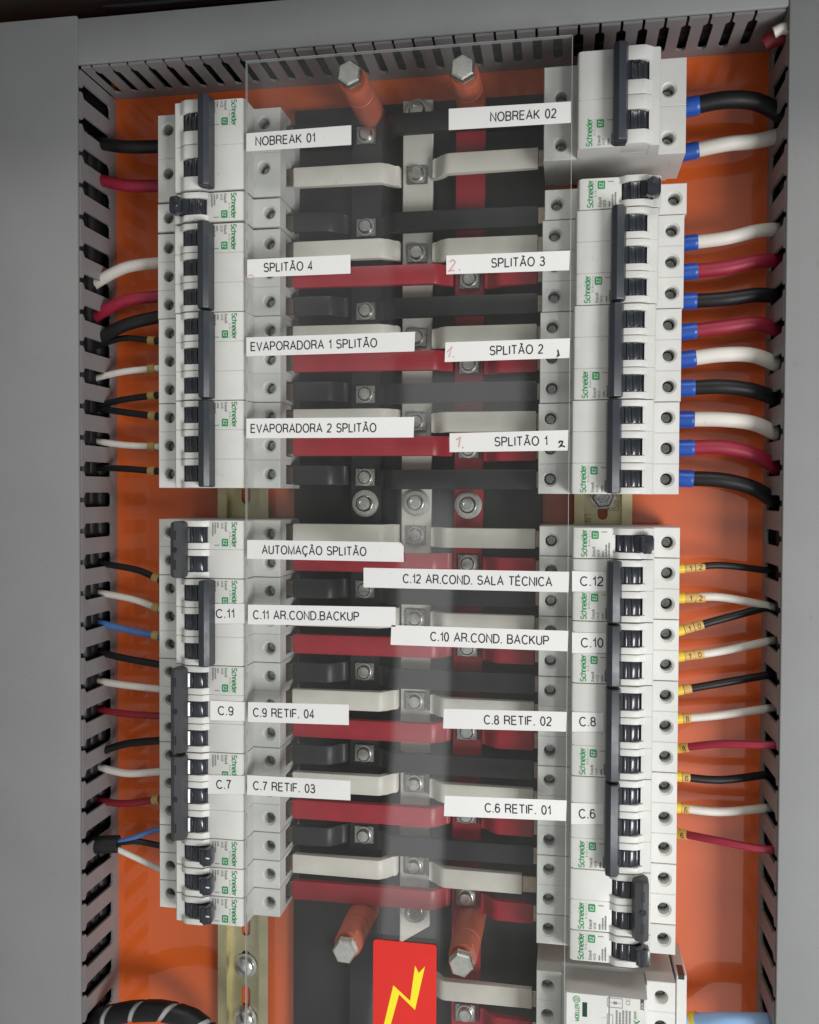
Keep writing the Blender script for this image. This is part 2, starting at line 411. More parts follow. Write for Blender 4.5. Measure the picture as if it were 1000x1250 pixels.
def rect(bm, x0, x1, y0, y1, z):
    bm.faces.new([bm.verts.new(p) for p in ((x0, y0, z), (x1, y0, z), (x1, y1, z), (x0, y1, z))])
def stroke(bm, pts, w, z):
    """a flat pen stroke with mitred corners"""
    P = [Vector((p[0], p[1], 0)) for p in pts]
    P = [p for i, p in enumerate(P) if i == 0 or (p - P[i - 1]).length > 1e-4]
    if len(P) < 2: return
    closed = (P[0] - P[-1]).length < 1e-3
    L_, R_ = [], []
    for i, p in enumerate(P):
        a = P[i - 1] if i else (P[-2] if closed else None)
        b = P[i + 1] if i < len(P) - 1 else (P[1] if closed else None)
        d1 = (p - a).normalized() if a is not None else (b - p).normalized()
        d2 = (b - p).normalized() if b is not None else d1
        n1, n2 = Vector((-d1.y, d1.x, 0)), Vector((-d2.y, d2.x, 0))
        nr = n1 + n2
        nr = nr.normalized() if nr.length > 0.15 else n1
        k = 1 / max(0.42, nr.dot(n1))
        nr *= w / 2 * k
        L_.append(bm.verts.new((p.x + nr.x, p.y + nr.y, z))); R_.append(bm.verts.new((p.x - nr.x, p.y - nr.y, z)))
    for i in range(len(P) - 1): bm.faces.new((L_[i], L_[i + 1], R_[i + 1], R_[i]))
def roundrect(x0, x1, y0, y1, r, n=5):
    out = []
    for cx, cy, a in ((x1 - r, y1 - r, 0), (x0 + r, y1 - r, 90), (x0 + r, y0 + r, 180), (x1 - r, y0 + r, 270)):
        for i in range(n + 1):
            t = math.radians(a + 90 * i / n); out.append((cx + r * math.cos(t), cy + r * math.sin(t)))
    return out

# ------------------------------------------------------------------ setting: plate, enclosure
bm = bmesh.new(); rbox(bm, -440, 270, -520, 330, -3, 0)
o = obj('mounting_plate', bm, 'orange'); o['kind'] = 'structure'
bm = bmesh.new()
rbox(bm, -520, 360, 332, 336, -60, 190)
rbox(bm, -520, 360, 306, 331.5, -20, -6)
o = obj('enclosure_top', bm, 'dark'); tag(o, 'dark enclosure frame above the grey top trunking lid', 'enclosure frame')
bm = bmesh.new()
a, b, c = U(118, -6, 10), U(150, 7, 10), U(430, -22, 10)
tube(bm, [(a[0], a[1], 10), (b[0] , b[1], 10), (c[0], c[1], 10)], 3.2)
o = obj('door_gasket', bm, 'black_ins', smooth=True); tag(o, 'thin black rubber gasket running along the dark enclosure top', 'gasket')

# ------------------------------------------------------------------ cable trunking
def comb(p0, p1, first, pitch, slot, zb, zt, neck, ztop):
    """outline of a slotted duct wall: (along, z) polygon, open slots with narrow necks"""
    pts = [(p0, 0), (p1, 0), (p1, ztop)]
    s = first
    while s < p1 - slot: s += pitch
    s -= pitch
    while s > p0 + slot:
        h = slot / 2; nk = neck / 2
        pts += [(s + nk, ztop), (s + nk, zt), (s + h, zt - 2.2), (s + h, zb + 2), (s + h - 2, zb), (s - h + 2, zb), (s - h, zb + 2), (s - h, zt - 2.2), (s - nk, zt), (s - nk, ztop)]
        s -= pitch
    pts += [(p0, ztop)]
    return pts
def duct(name_label, axis, wallpos, thick, p0, p1, first, pitch, slot, zb, zt, neck, lid, back):
    x, y = (wallpos, p0) if axis == 'x' else (p0, wallpos)
    root = empty('cable_trunking', x, y, 0, name_label, 'cable trunking')
    def sh(bm):
        bm.transform(Matrix.Translation((-x, -y, 0)))
        return bm
    bm = bmesh.new()
    pl = comb(p0, p1, first, pitch, slot, zb, zt, neck, 47.4)
    if axis == 'x': prism(bm, pl, wallpos, wallpos + thick, 'x')
    else:
        def v(p, a): return (p[0], a, p[1])
        prism(bm, pl, wallpos, wallpos + thick, 'y')
    obj('slotted_wall', sh(bm), 'duct', root)
    bm = bmesh.new()
    rbox(bm, *back)
    obj('back_wall', sh(bm), 'duct', root)
    bm = bmesh.new(); rbox(bm, *lid, 0.9, 2)
    obj('lid', sh(bm), 'lid', root, True)
    return root
yl = U(121, 610, 25)[1]
duct('tall grey slotted trunking left of the breakers, wires leaving its slots', 'x', -311.6, -1.6, -430, 272.6, yl - 20.5 * 17, 20.5, 9.8, 8, 45.2, 3.2,
     (-432, -312.4, -430, 306, 47.6, 50.5), (-425, -423, -430, 300, 0.3, 47.4))
yr = U(942, 656, 25)[1]
duct('tall grey slotted trunking right of the breakers, thick wires entering it', 'x', 122.2, 1.6, -430, 300, yr - 20.6 * 15, 20.6, 9.4, 8, 45.2, 3.2,
     (122.6, 262, -430, 320, 47.6, 50.5), (255, 257, -430, 300, 0.3, 47.4))
xt = U(283, 88, 25)[0]
duct('horizontal grey slotted trunking across the top of the orange plate', 'y', 273.2, 1.6, -311, 121.5, xt - 12.4 * 14, 12.4, 5.6, 9, 40.5, 1.6,
     (-313.0, 124.6, 275.0, 304.5, 46.6, 49.3), (-311, 121, 302, 303.5, 0.3, 46.5))

for xs, lab, y1 in ((-331, 'loom of black cables added inside the left trunking to darken its slots', 292), (141, 'loom of black cables added inside the right trunking to darken its slots', 290)):
    bm = bmesh.new()
    rr = random.Random(3)
    for k in range(9):
        x_, z_ = xs + (k % 3 - 1) * 9, 9 + (k // 3) * 11
        tube(bm, [(x_ + rr.uniform(-1.5, 1.5), yy, z_ + rr.uniform(-1.5, 1.5)) for yy in range(-420, y1, 60)], 5.4, 10, 4)
    rbox(bm, xs - 16, xs + 16, -425, y1 + 6, 0.4, 3)  # black floor strip and cables added so the slots look dark inside
    tag(obj('slot_dark_loom', bm, 'w_black', None, True), lab, 'cable loom')
bm = bmesh.new()
rbox(bm, -300, 118, 276, 301, 0.4, 3)  # added black floor, stands in for the shade behind the top slots
for k in range(6):
    y_, z_ = 283 + (k % 2) * 10, 9 + (k // 2) * 11
    tube(bm, [(xx, y_ + random.uniform(-1.5, 1.5), z_ + random.uniform(-1, 1)) for xx in range(-305, 121, 60)], 5.3, 10, 4)
tag(obj('slot_dark_loom', bm, 'w_black', None, True), 'loom of black cables added inside the top trunking to darken its slots', 'cable loom')

# ------------------------------------------------------------------ DIN rails
def rail(xc, label, ys, bolts):
    root = empty('mounting_rail', xc, 0, 0, label, 'mounting rail')
    bm = bmesh.new()
    y0, y1 = -430, 250
    # top-hat profile with slots in the middle web
    for sgn in (-1, 1):
        prism(bm, [(sgn * 18, 7.5), (sgn * 12.6, 7.5), (sgn * 12.6, 1.2), (sgn * 11.6, 1.2), (sgn * 11.6, 8.5), (sgn * 18, 8.5)], y0, y1)
        rbox(bm, sgn * 11.59 if sgn < 0 else 3.2, -3.2 if sgn < 0 else 11.59, y0, y1, 1.2, 2.2)
    yy = y0; k = 0
    slots = []
    ph = ys
    while ph > y0 + 20: ph -= 25
    edges = [y0]
    while ph < y1 - 20:
        edges += [ph - 7.5, ph + 7.5]; ph += 25
    edges.append(y1)
    for i in range(0, len(edges), 2):
        rbox(bm, -3.19, 3.19, edges[i], edges[i + 1], 1.21, 2.19)
    for i in range(1, len(edges) - 1, 2):      # rounded slot ends
        for e_, d in ((edges[i], 1), (edges[i + 1], -1)):
            for sx in (-1, 1):
                prism(bm, [(sx * 3.19, e_), (sx * 3.19, e_ + d * 3.2)] + [(sx * 3.19 * math.sin(t * math.pi / 8), e_ + d * 3.2 * (1 - math.cos(t * math.pi / 8))) for t in (3, 2, 1, 0)], 1.22, 2.18, 'z')
    obj('rail', bm, 'rail', root)
    for by, hexd in bolts:
        bm = bmesh.new()
        if hexd:
            lathe(bm, [(0, 2.2), (8.6, 2.2), (8.6, 3.4), (6.8, 3.5), (6.8, 9.0), (6.0, 9.8), (3.8, 9.8), (3.4, 9.2), (0, 9.2)], 0, by, 6, 0.1)
        else:
            lathe(bm, [(0, 2.2), (8.4, 2.2), (8.2, 3.4), (6.4, 3.5), (6.0, 6.5), (4.5, 7.6), (0, 8.0)], 0, by, 24)
        obj('bolt', bm, 'screw' if hexd else 'zinc', root, not hexd)
    return root
r1 = rail(-215.6, 'zinc mounting rail behind the left breakers, slots and bolts showing below them', U(297, 1216, 2)[1],
          [(U(296, 1181, 6)[1], False), (U(297, 1246, 6)[1], False)])
r2 = rail(24.0, 'zinc mounting rail behind the right breakers with stamped number and dark hex bolt', 40.0, [(U(736, 607, 6)[1], True)])
bm = bmesh.new()
gx, gy = U(717, 636, 2.3)
write(bm, '61', gx - 24 + 2.0, gy - 0.4, 2.32, 4.2, 4.4, math.pi / 2)
gx, gy = U(749, 617, 2.3)
for q in (roundrect(gx - 24 - 3, gx - 24 + 3, gy - 3, gy + 3, 0.4),):
    stroke(bm, q + [q[0]], 0.4, 2.32)
stroke(bm, [(gx - 24 + 1.9 * math.cos(t), gy + 1.9 * math.sin(t)) for t in [i * math.pi / 10 for i in range(21)]], 0.35, 2.32)
obj('stamp', bm, 'ink_grey', r2)

# ------------------------------------------------------------------ insulating board, busbars
bm = bmesh.new(); rbox(bm, -179.6, -14.2, -430, 253.5, 0.3, 8, 0.5)
tag(obj('insulating_board', bm, 'board'), 'black insulating board behind the busbars and clear cover', 'insulating board')

LU0, LL0, RU0, RL0 = 172.6, -27.1, 169.9, -29.0
def strip(bm, path, y, h, t):
    """flat bar along a path of (x, z), standing h tall, t thick"""
    P = [Vector((p[0], p[1])) for p in path]
    outer, inner = [], []
    for i, p in enumerate(P):
        tn = (P[min(i + 1, len(P) - 1)] - P[max(i - 1, 0)]).normalized(); nr = Vector((-tn.y, tn.x)) * t / 2
        outer.append((p.x + nr.x, p.y + nr.y)); inner.append((p.x - nr.x, p.y - nr.y))
    prism(bm, outer + inner[::-1], y - h / 2, y + h / 2, 'y', 0.8, 2)
def busbar(colour, xl, xr, ytop, ybot, label, arms, bolts, cut=False):
    """arms: list of (side, y, xfar)"""
    xc = (xl + xr) / 2
    root = empty('busbar', xc, 0, 8, label, 'busbar')
    m = {'white': 'white_ins', 'red': 'red_ins', 'black': 'black_ins'}[colour]
    bm = bmesh.new()
    w = (xr - xl) / 2
    poly = [(-w, ytop), (w, ytop), (w, ybot + (13 if cut else 0)), (-w, ybot)]
    prism(bm, poly, 4, 8, 'z', 0.5)
    obj('bar', bm, m, root)
    ys = sorted({round(a[1], 1) for a in arms})
    groups = []
    for y in ys:
        if groups and y - groups[-1][-1] < 9: groups[-1].append(y)
        else: groups.append([y])
    for g in groups:
        y = sum(g) / len(g)
        bm = bmesh.new(); rbox(bm, -6.6, 6.6, y - 5.8, y + 5.8, 8.05, 9.6, 0.3)
        tab = obj('tab', bm, 'screw', root)
        bm = bmesh.new()
        lathe(bm, [(0, 9.6), (5.6, 9.6), (5.6, 10.6), (4.6, 10.7), (4.5, 12.6), (3.6, 13.6), (0, 14.0)], 0, y, 22)
        s = obj('screw', bm, 'zinc', root, True)
    for side, y, xf in arms:
        bm = bmesh.new()
        e_ = -w - 0.6 if side < 0 else w + 0.6
        b_ = e_ + side * 12
        pts = [(e_, 11.2)]
        for t in range(0, 9):
            s = t / 8; q = s * s * (3 - 2 * s)
            pts.append((e_ + side * (1.5 + 10.5 * s), 11.2 + q * 9.3))
        yj = y + random.uniform(-0.5, 0.5)
        pts.append((xf - xc, 20.5 + random.uniform(-0.8, 0.8)))
        if side > 0: pts = pts
        else: pts = pts[::-1]
        strip(bm, pts, yj, 12.6, 4.2)
        arm = obj('branch_arm', bm, m, root, True)
        bm = bmesh.new()
        a0, a1 = sorted((xf - xc + side * 0.2, xf - xc + side * 9))
        rbox(bm, a0, a1, yj - 5, yj + 5, 19.3, 21.7, 0.2)
        obj('bare_end', bm, 'copper', arm)
    for y in bolts:
        bm = bmesh.new()
        lathe(bm, [(0, 8.0), (8.8, 8.05), (8.8, 9.3), (7.4, 9.5), (7.4, 10.3), (5.4, 10.4), (5.2, 14), (4.2, 15.2), (2.6, 15.4), (2.4, 14.6), (0, 14.6)], 0, y, 26)
        obj('clamp_bolt', bm, 'zinc', root, True)
    return root
def arms_for(col, base, side, n, pat, xf):
    return [(side, base - 18 * k, xf) for k in range(n) if pat[k] == col]
PU = 'KWRKWRKWRK'; PL = 'WRKWRKWRKWRKWR'
XLf, XRf = -173.4, -17.8
def allarms(c):
    L_ = arms_for(c, LU0, -1, 10, PU, XLf) + arms_for(c, LL0, -1, 14, PL, XLf)
    R_ = arms_for(c, RU0, 1, 10, PU, XRf) + arms_for(c, RL0, 1, 14, PL, XRf)
    if c == 'K': L_.append((-1, 229.0, XLf)); R_.append((1, 232.3, XRf))
    if c == 'W': L_.append((-1, 201.8, XLf)); R_.append((1, 205.0, XRf)); R_.append((1, -317.5, XRf))
    if c == 'R': R_.append((1, -338.0, XRf))
    L_ = [a for a in L_ if not (c == 'R' and False)]
    return [(s, y, x) if not (s > 0 and c == 'W' and abs(y - (RL0 - 216)) < 1) else (s, y, -24.5) for s, y, x in L_ + R_]
wx0, wx1 = U(490, 616, 16)[0], U(526.5, 616, 16)[0]
rx0, rx1 = U(554, 616, 16)[0], U(590, 616, 16)[0]
kx0, kx1 = U(428, 616, 16)[0], U(465, 616, 16)[0]
yb = U(507, 615, 20)[1]
busbar('black', kx0, kx1, 246, -420, 'black insulated busbar, leftmost of the three upright bars behind the clear cover', allarms('K'), [yb])
busbar('white', wx0, wx1, U(510, 122, 16)[1], U(490, 1152, 16)[1], 'white insulated busbar with cut lower end, middle upright bar behind the clear cover', allarms('W'), [yb + 0.8, U(510, 135, 20)[1], U(507, 1113, 20)[1]], True)
busbar('red', rx0, rx1, 243, -420, 'red insulated busbar, rightmost of the three upright bars behind the clear cover', allarms('R'), [yb - 0.6])

# ------------------------------------------------------------------ circuit breakers
def tie_profile(on, off):
    c = 39.6 + off * 1.2 if on else 22.9 + off * 0.8
    s = 1 if on else -1
    h = 0.84 if on else 0.97
    return [(c - s * 4.5 * h, 65.2), (c - s * 4.9 * h, 72.5), (c - s * 3.4 * h, 76.2), (c + s * 1.2 * h, 77.2), (c + s * 4.4 * h, 75.2), (c + s * 4.7 * h, 66.6), (c + s * 3.2 * h, 65.2)]
_proto = {}
def device_meshes(n, pitch, on, off, u0, sy=0.0):
    key = (n, pitch, on, off)
    if key in _proto: return _proto[key]
    d = {}
    N0, N1 = 16.4 + off, 63.0 + off
    win = 9.9 if pitch < 20 else 11.0
    H = n * pitch
    C = 31.0 + 0.9 * off          # lever axis
    bm = bmesh.new()
    for k in range(n):
        y1 = pitch / 2 - k * pitch; y0 = y1 - pitch; yc = (y0 + y1) / 2
        g0 = 0.22 if k == n - 1 else 0.03; g1 = 0.22 if k == 0 else 0.03
        a, b = y0 + g0, y1 - g1
        rbox(bm, 6, 75, a, b, 4, 20, 0.3)                  # foot
        rbox(bm, 0.02, 80.98, a + 0.02, b - 0.02, 7, 20.2)
        rbox(bm, 0.02, 7.5, a + 0.02, a + 2.6, 20.2, 37.6)   # end cheeks round the terminal mouths
        rbox(bm, 0.02, 7.5, b - 2.6, b - 0.02, 20.2, 37.6)
        rbox(bm, 73.5, 80.98, a + 0.02, a + 2.6, 20.2, 37.6)
        rbox(bm, 73.5, 80.98, b - 2.6, b - 0.02, 20.2, 37.6)
        rbox(bm, 7.6, 73.4, a + 0.01, b - 0.01, 20.2, 37.6)
        shoulder(bm, 0, N0 + 2, a, b, 37.6, 50, u0[0], yc + sy)
        shoulder(bm, N1 - 2, 81, a, b, 37.6, 50, u0[1], yc + sy)
        rbox(bm, N0 + 2, N1 - 2, a + 0.01, b - 0.01, 37.6, 50.1)
        # nose: outer band, label face, floor, cheeks
        prism(bm, [(N0, 49), (N0 + 0.5, 64.2), (N0 + 1.3, 65.2), (N0 + 6.8, 65.6), (N0 + 6.8, 49)], a, b, 'y', 0.28)
        prism(bm, [(C + 7.6, 49), (C + 7.6, 65.6), (C + 8.6, 66.1), (N1 - 2.6, 66.2), (N1 - 0.9, 65.3), (N1 - 0.2, 63.6), (N1, 49)], a, b, 'y', 0.28)
        rbox(bm, N0 + 6.81, C + 7.7, a + 0.05, b - 0.05, 49, 55)
        cw = (pitch - win) / 2
        for c0, c1 in ((a + 0.15, y0 + cw), (y1 - cw, b - 0.15)):
            o2 = 0
            prism(bm, [(C - 10.4, 54), (C - 10.4, 65.0), (C - 8.8, 65.9), (C - 6.8, 68.6), (C - 4.8, 69.6), (C + 4.8, 69.6), (C + 6.8, 68.6), (C + 8.8, 65.9), (C + 10.4, 65.0), (C + 10.4, 54)], c0, c1, 'y', 0.6, 2)
    d['body'] = finish('body', bm, 'plastic', True)
    bm = bmesh.new()
    for k in range(1):
        pts = [(C + 8.9 * math.cos(t), 59.8 + 8.9 * math.sin(t)) for t in [math.radians(a_) for a_ in range(-20, 201, 10)]]
        prism(bm, pts, -win / 2 + 0.15, win / 2 - 0.15, 'y', 0.15)
        s = 1 if on else -1                                # ribs and lever web on the drum
        for off_, hz in ((-5.6, 67.3), (-2.2, 69.3), (1.6, 69.6)):
            rbox(bm, C + off_ * s - 0.8, C + off_ * s + 0.8, -win / 2 + 0.4, win / 2 - 0.4, 63, hz, 0.45, 2)
        prism(bm, [(C + s * 2.0, 66), (C + s * 2.5, 69.2), (C + s * 8.5, 73.5), (C + s * 9.5, 67.5), (C + s * 6, 64)], -win / 2 + 0.4, win / 2 - 0.4, 'y', 0.3)
    d['toggle'] = finish('toggle', bm, 'toggle', True)
    bm = bmesh.new()
    if n > 1:
        yt, ybt = pitch / 2 - 0.7, pitch / 2 - H + 0.7
        if pitch > 20: yt += 0.5
        prism(bm, tie_profile(on, off), ybt, yt, 'y', 1.0 if on else 2.0, 2)
        d['tie'] = finish('tie_bar', bm, 'tie' if on else 'tie_grey', True)
        if not on:
            bm = bmesh.new()
            mid = (yt + ybt) / 2
            cu = 22.9 + off * 0.8 - 0.9
            for k in range(n):
                if n == 3 and k == 1: continue
                yc = -k * pitch
                rbox(bm, cu - 0.9, cu + 0.9, yc - 2.9, yc + 2.9, 76.7, 77.15)
            lathe(bm, [(0, 77.35), (1.6, 77.35), (1.9, 77.0), (1.9, 76.2)], cu, mid, 16)
            d['slots'] = finish('slot_mark', bm, 'toggle')
    else:
        s = 1 if on else -1
        bm = bmesh.new()
        x0 = C + s * 5.5; x1 = C + s * 13.2
        hw = 5.4
        pl = [(x0, -4.4), (x0 + s * 3, -4.6), (x0 + s * 5, -hw), (x1 - s * 0.6, -hw + 0.4), (x1, -hw + 2.2), (x1, hw - 2.2), (x1 - s * 0.6, hw - 0.4), (x0 + s * 5, hw), (x0 + s * 3, 4.6), (x0, 4.4)]
        prism(bm, pl, 67.5, 74.6, 'z', 0.9, 2)
        d['tip'] = finish('lever_tip', bm, 'toggle', True)
        bm = bmesh.new()
        if on: rbox(bm, x1 - 3.2, x1 - 0.9, -0.4, 0.4, 74.5, 74.72)
        else: lathe(bm, [(0, 74.9), (1.3, 74.9), (1.6, 74.6), (1.6, 74)], x1 + 4.2, 0, 14)
        d['mark'] = finish('lever_mark', bm, 'label' if on else 'toggle')
    # screws
    bm = bmesh.new()
    lathe(bm, [(0, 38.2), (3.0, 38.2), (3.0, 41.2), (2.5, 41.8), (0.6, 41.8), (0.6, 41.1), (0, 41.1)], 0, 0, 20)
    for t in (0.5, 0.5 + math.pi / 2):
        c, s = math.cos(t), math.sin(t)
        # small bright ridges beside the cross slot
        for q in (-1, 1):
            px, py = -s * 0.75 * q, c * 0.75 * q
            prism(bm, [(px + c * 0.9 - s * 0.2 * q, py + s * 0.9 + c * 0.2 * q), (px + c * 2.3, py + s * 2.3), (px + c * 2.1 - s * 0.7 * q, py + s * 2.1 + c * 0.7 * q)], 41.7, 42.5, 'z')
    d['screw'] = finish('terminal_screw', bm, 'screw', True)
    # printing on the label face of the first pole
    E1 = N1; yt = pitch / 2
    Z = 66.32
    bm = bmesh.new()
    write(bm, 'Schneider', E1 - 8.4, yt - 1.2, Z, 3.1, 15.4, -math.pi / 2, 0.17, 0.16)
    write(bm, 'Electric', E1 - 10.2, yt - 7.4, Z, 0.95, 9.0, -math.pi / 2, 0.16, 0.9)
    d['logo'] = finish('maker_name', bm, 'green')
    bm = bmesh.new()
    bx0, bx1, by1, by0 = E1 - 15.0, E1 - 10.9, yt - 11.4, yt - 16.0
    prism(bm, roundrect(bx0, bx1, by0, by1, 0.7), Z - 0.1, Z, 'z')
    d['badge'] = finish('badge', bm, 'green')
    bm = bmesh.new()
    write(bm, 'EZ', bx0 + 1.0, by1 - 1.1, Z + 0.03, 2.0, 2.4, -math.pi / 2, 0.12)
    d['badge_letters'] = finish('badge_letters', bm, 'label')
    bm = bmesh.new()
    write(bm, 'Easy9', E1 - 13.0, yt - 1.5, Z, 1.45, 5.2, -math.pi / 2, 0.2)
    write(bm, 'MCB', E1 - 15.4, yt - 1.5, Z, 1.3, 3.6, -math.pi / 2, 0.14)
    rr = random.Random(n * 10 + on)
    for j, (dx, wid) in enumerate(((17.5, 3.0), (19.2, 6.6), (20.8, 7.8))):   # rows of print too small to read
        yy = yt - 1.5; end = yy - wid
        while yy > end:
            w_ = rr.uniform(0.35, 0.75)
            rect(bm, E1 - dx - 0.5, E1 - dx + rr.uniform(0.25, 0.55), yy - w_, yy, Z)
            yy -= w_ + rr.uniform(0.12, 0.3)
    rect(bm, E1 - 19.8, E1 - 16.6, yt - 15.6, yt - 15.2, Z)
    d['print'] = finish('small_print', bm, 'ink_grey')
    _proto[key] = d
    return d
def breaker(x, y, n, pitch, on, label, group, turned, stickers=(), off=0.0, u0=(6.9, 74.0), sy=0.0):
    """(x, y): outer end of the body and centre of the pole that carries the maker's name"""
    root = empty('circuit_breaker', x, y, 0, label, 'circuit breaker', group, turned)
    d = device_meshes(n, pitch, on, off, u0, sy)
    body = link('body', d['body'], root)
    for k in range(n):
        for u in u0:
            s = link('terminal_screw', d['screw'], root); s.location = W(u, -k * pitch + sy, 0)
            s.rotation_euler = (0, random.uniform(0, 3.1), 0)
        t = link('toggle', d['toggle'], root); t.location = W(0, -k * pitch, 0)
        if n == 1:
            link('lever_tip', d['tip'], t); link('lever_mark', d['mark'], t)
    if 'tie' in d:
        tb = link('tie_bar', d['tie'], root)
        if 'slots' in d: link('slot_mark', d['slots'], tb)
    link('maker_name', d['logo'], root)
    b = link('badge', d['badge'], root); link('badge_letters', d['badge_letters'], b)
    link('small_print', d['print'], root)
    return root
sg = -1
GL, GR = 'breakers in the left row', 'breakers in the right row'
XL, XR = -256.8, 66.2
OL, OR = 1.0, -1.2
breakers = {}
breakers['NB1'] = breaker(-257.0, 224.9, 2, 27.6, True, 'wide two-pole breaker at the top of the left row beside NOBREAK 01', GL, False, off=OL, u0=(6.6, 70.3), sy=4.4)
i = 0
for n, on, dx, lab in ((1, False, -0.4, 'single-pole breaker under the wide one at left, lever flipped outward'),
                (3, True, -0.4, 'three-pole breaker beside the SPLITÃO 4 label'),
                (3, True, 0.0, 'three-pole breaker beside the EVAPORADORA 1 SPLITÃO label'),
                (3, True, 0.0, 'three-pole breaker beside the EVAPORADORA 2 SPLITÃO label')):
    breaker(XL + dx, LU0 - 18 * i + (1.0 if n == 1 else 0), n, 18.0, on, lab, GL, False, off=OL); i += n
i = 0
for key, n, on, lab in (('a', 2, False, 'two-pole breaker beside the AUTOMAÇÃO SPLITÃO label, grey tie bar outward'),
                   ('C.11', 3, True, 'three-pole breaker carrying the C.11 sticker'),
                   ('C.9', 3, False, 'three-pole breaker carrying the C.9 sticker, grey tie bar outward'),
                   ('C.7', 3, False, 'three-pole breaker carrying the C.7 sticker, grey tie bar outward'),
                   ('b', 1, True, 'single-pole breaker just below the C.7 breaker'),
                   ('c', 1, True, 'second lowest single-pole breaker of the left row'),
                   ('d', 1, True, 'bottom single-pole breaker of the left row, above bare rail')):
    breakers[key] = breaker(XL, LL0 - 18 * i, n, 18.0, on, lab, GL, False, off=OL); i += n
breakers['NB2'] = breaker(67.0, 209.4, 2, 27.6, True, 'wide two-pole breaker at the top of the right row beside NOBREAK 02', GR, True, off=OR, u0=(9.8, 71.0), sy=4.4)
i = 0
for n, on, dx, lab in ((1, False, 1.7, 'single-pole breaker under the wide one at right, lever flipped outward'),
                (3, True, 0.5, 'uppermost three-pole breaker of the right row, level with SPLITÃO 3'),
                (3, True, -0.4, 'three-pole breaker sandwiched between the two other three-pole ones, upper right row'),
                (3, True, -1.0, 'three-pole breaker at right sitting just above the bare stamped rail')):
    breaker(XR + dx, RU0 - 18 * (i + n - 1), n, 18.0, on, lab, GR, True, off=OR); i += n
i = 0
for key, n, on, lab in (('e', 1, False, 'single-pole breaker directly below the stamped rail, lever outward'),
                   ('C.12', 2, True, 'two-pole breaker with sticker C.12, second below the stamped rail'),
                   ('C.10', 2, True, 'two-pole breaker with sticker C.10, just over the three-pole C.8'),
                   ('C.8', 3, True, 'three-pole breaker with sticker C.8, directly above its C.6 twin'),
                   ('C.6', 3, True, 'three-pole breaker with sticker C.6, above the breakers switched outward'),
                   ('f', 2, False, 'two-pole breaker below the C.6 breaker, dark tie bar outward'),
                   ('g', 1, False, 'bottom single-pole breaker of the right row, lever outward')):
    breakers[key] = breaker(XR, RL0 - 18 * (i + n - 1), n, 18.0, on, lab, GR, True, off=OR); i += n

# ------------------------------------------------------------------ clear cover, standoffs, tape labels
cover = empty('clear_cover', -95, -80, 65, 'clear acrylic cover over the busbars carrying white tape labels', 'acrylic cover')
def cov(bm): bm.transform(Matrix.Translation((95, 80, -65))); return bm
bm = bmesh.new(); rbox(bm, -191.6, 2.0, -425, 259.2, 65, 68, 0.25)
obj('sheet', cov(bm), 'acrylic', cover)
edge_m = mat('acrylic_edge', (0.62, 0.66, 0.64), 0.35, var=0.1, vscale=40)
bn = edge_m.node_tree.nodes['Principled BSDF']; bn.inputs['Alpha'].default_value = 0.42
for nm, q in (('top', (-191.4, 1.8, 259.22, 259.5, 65.1, 67.9)), ('right', (2.02, 2.3, -425, 259.5, 65.1, 67.9)), ('left', (-191.9, -191.62, -425, 259.5, 65.1, 67.9))):
    bm = bmesh.new(); rbox(bm, *q); obj('sawn_edge', cov(bm), edge_m, cover)
def tape(quad, z, texts, text, cap=4.85, lean=None):
    """quad: TL, TR, BR, BL pixels"""
    P = [U(px, py, z) for px, py in quad]
    bm = bmesh.new()
    prism(bm, P, z + 0.05, z + 0.25, 'z')
    tm = bmesh.new()
    (x0, x1), base = texts
    # baseline follows the strip
    f0 = (x0 - quad[3][0]) / (quad[2][0] - quad[3][0]); f1 = (x1 - quad[3][0]) / (quad[2][0] - quad[3][0])
    def mix(a, b, t): return (a[0] + (b[0] - a[0]) * t, a[1] + (b[1] - a[1]) * t)
    b0 = mix(mix(P[3], P[2], f0), mix(P[0], P[1], f0), base)
    b1 = mix(mix(P[3], P[2], f1), mix(P[0], P[1], f1), base)
    write(tm, text, b0[0], b0[1], z + 0.30, cap, math.dist(b0, b1), math.atan2(b1[1] - b0[1], b1[0] - b0[0]), 0.155)
    return bm, tm
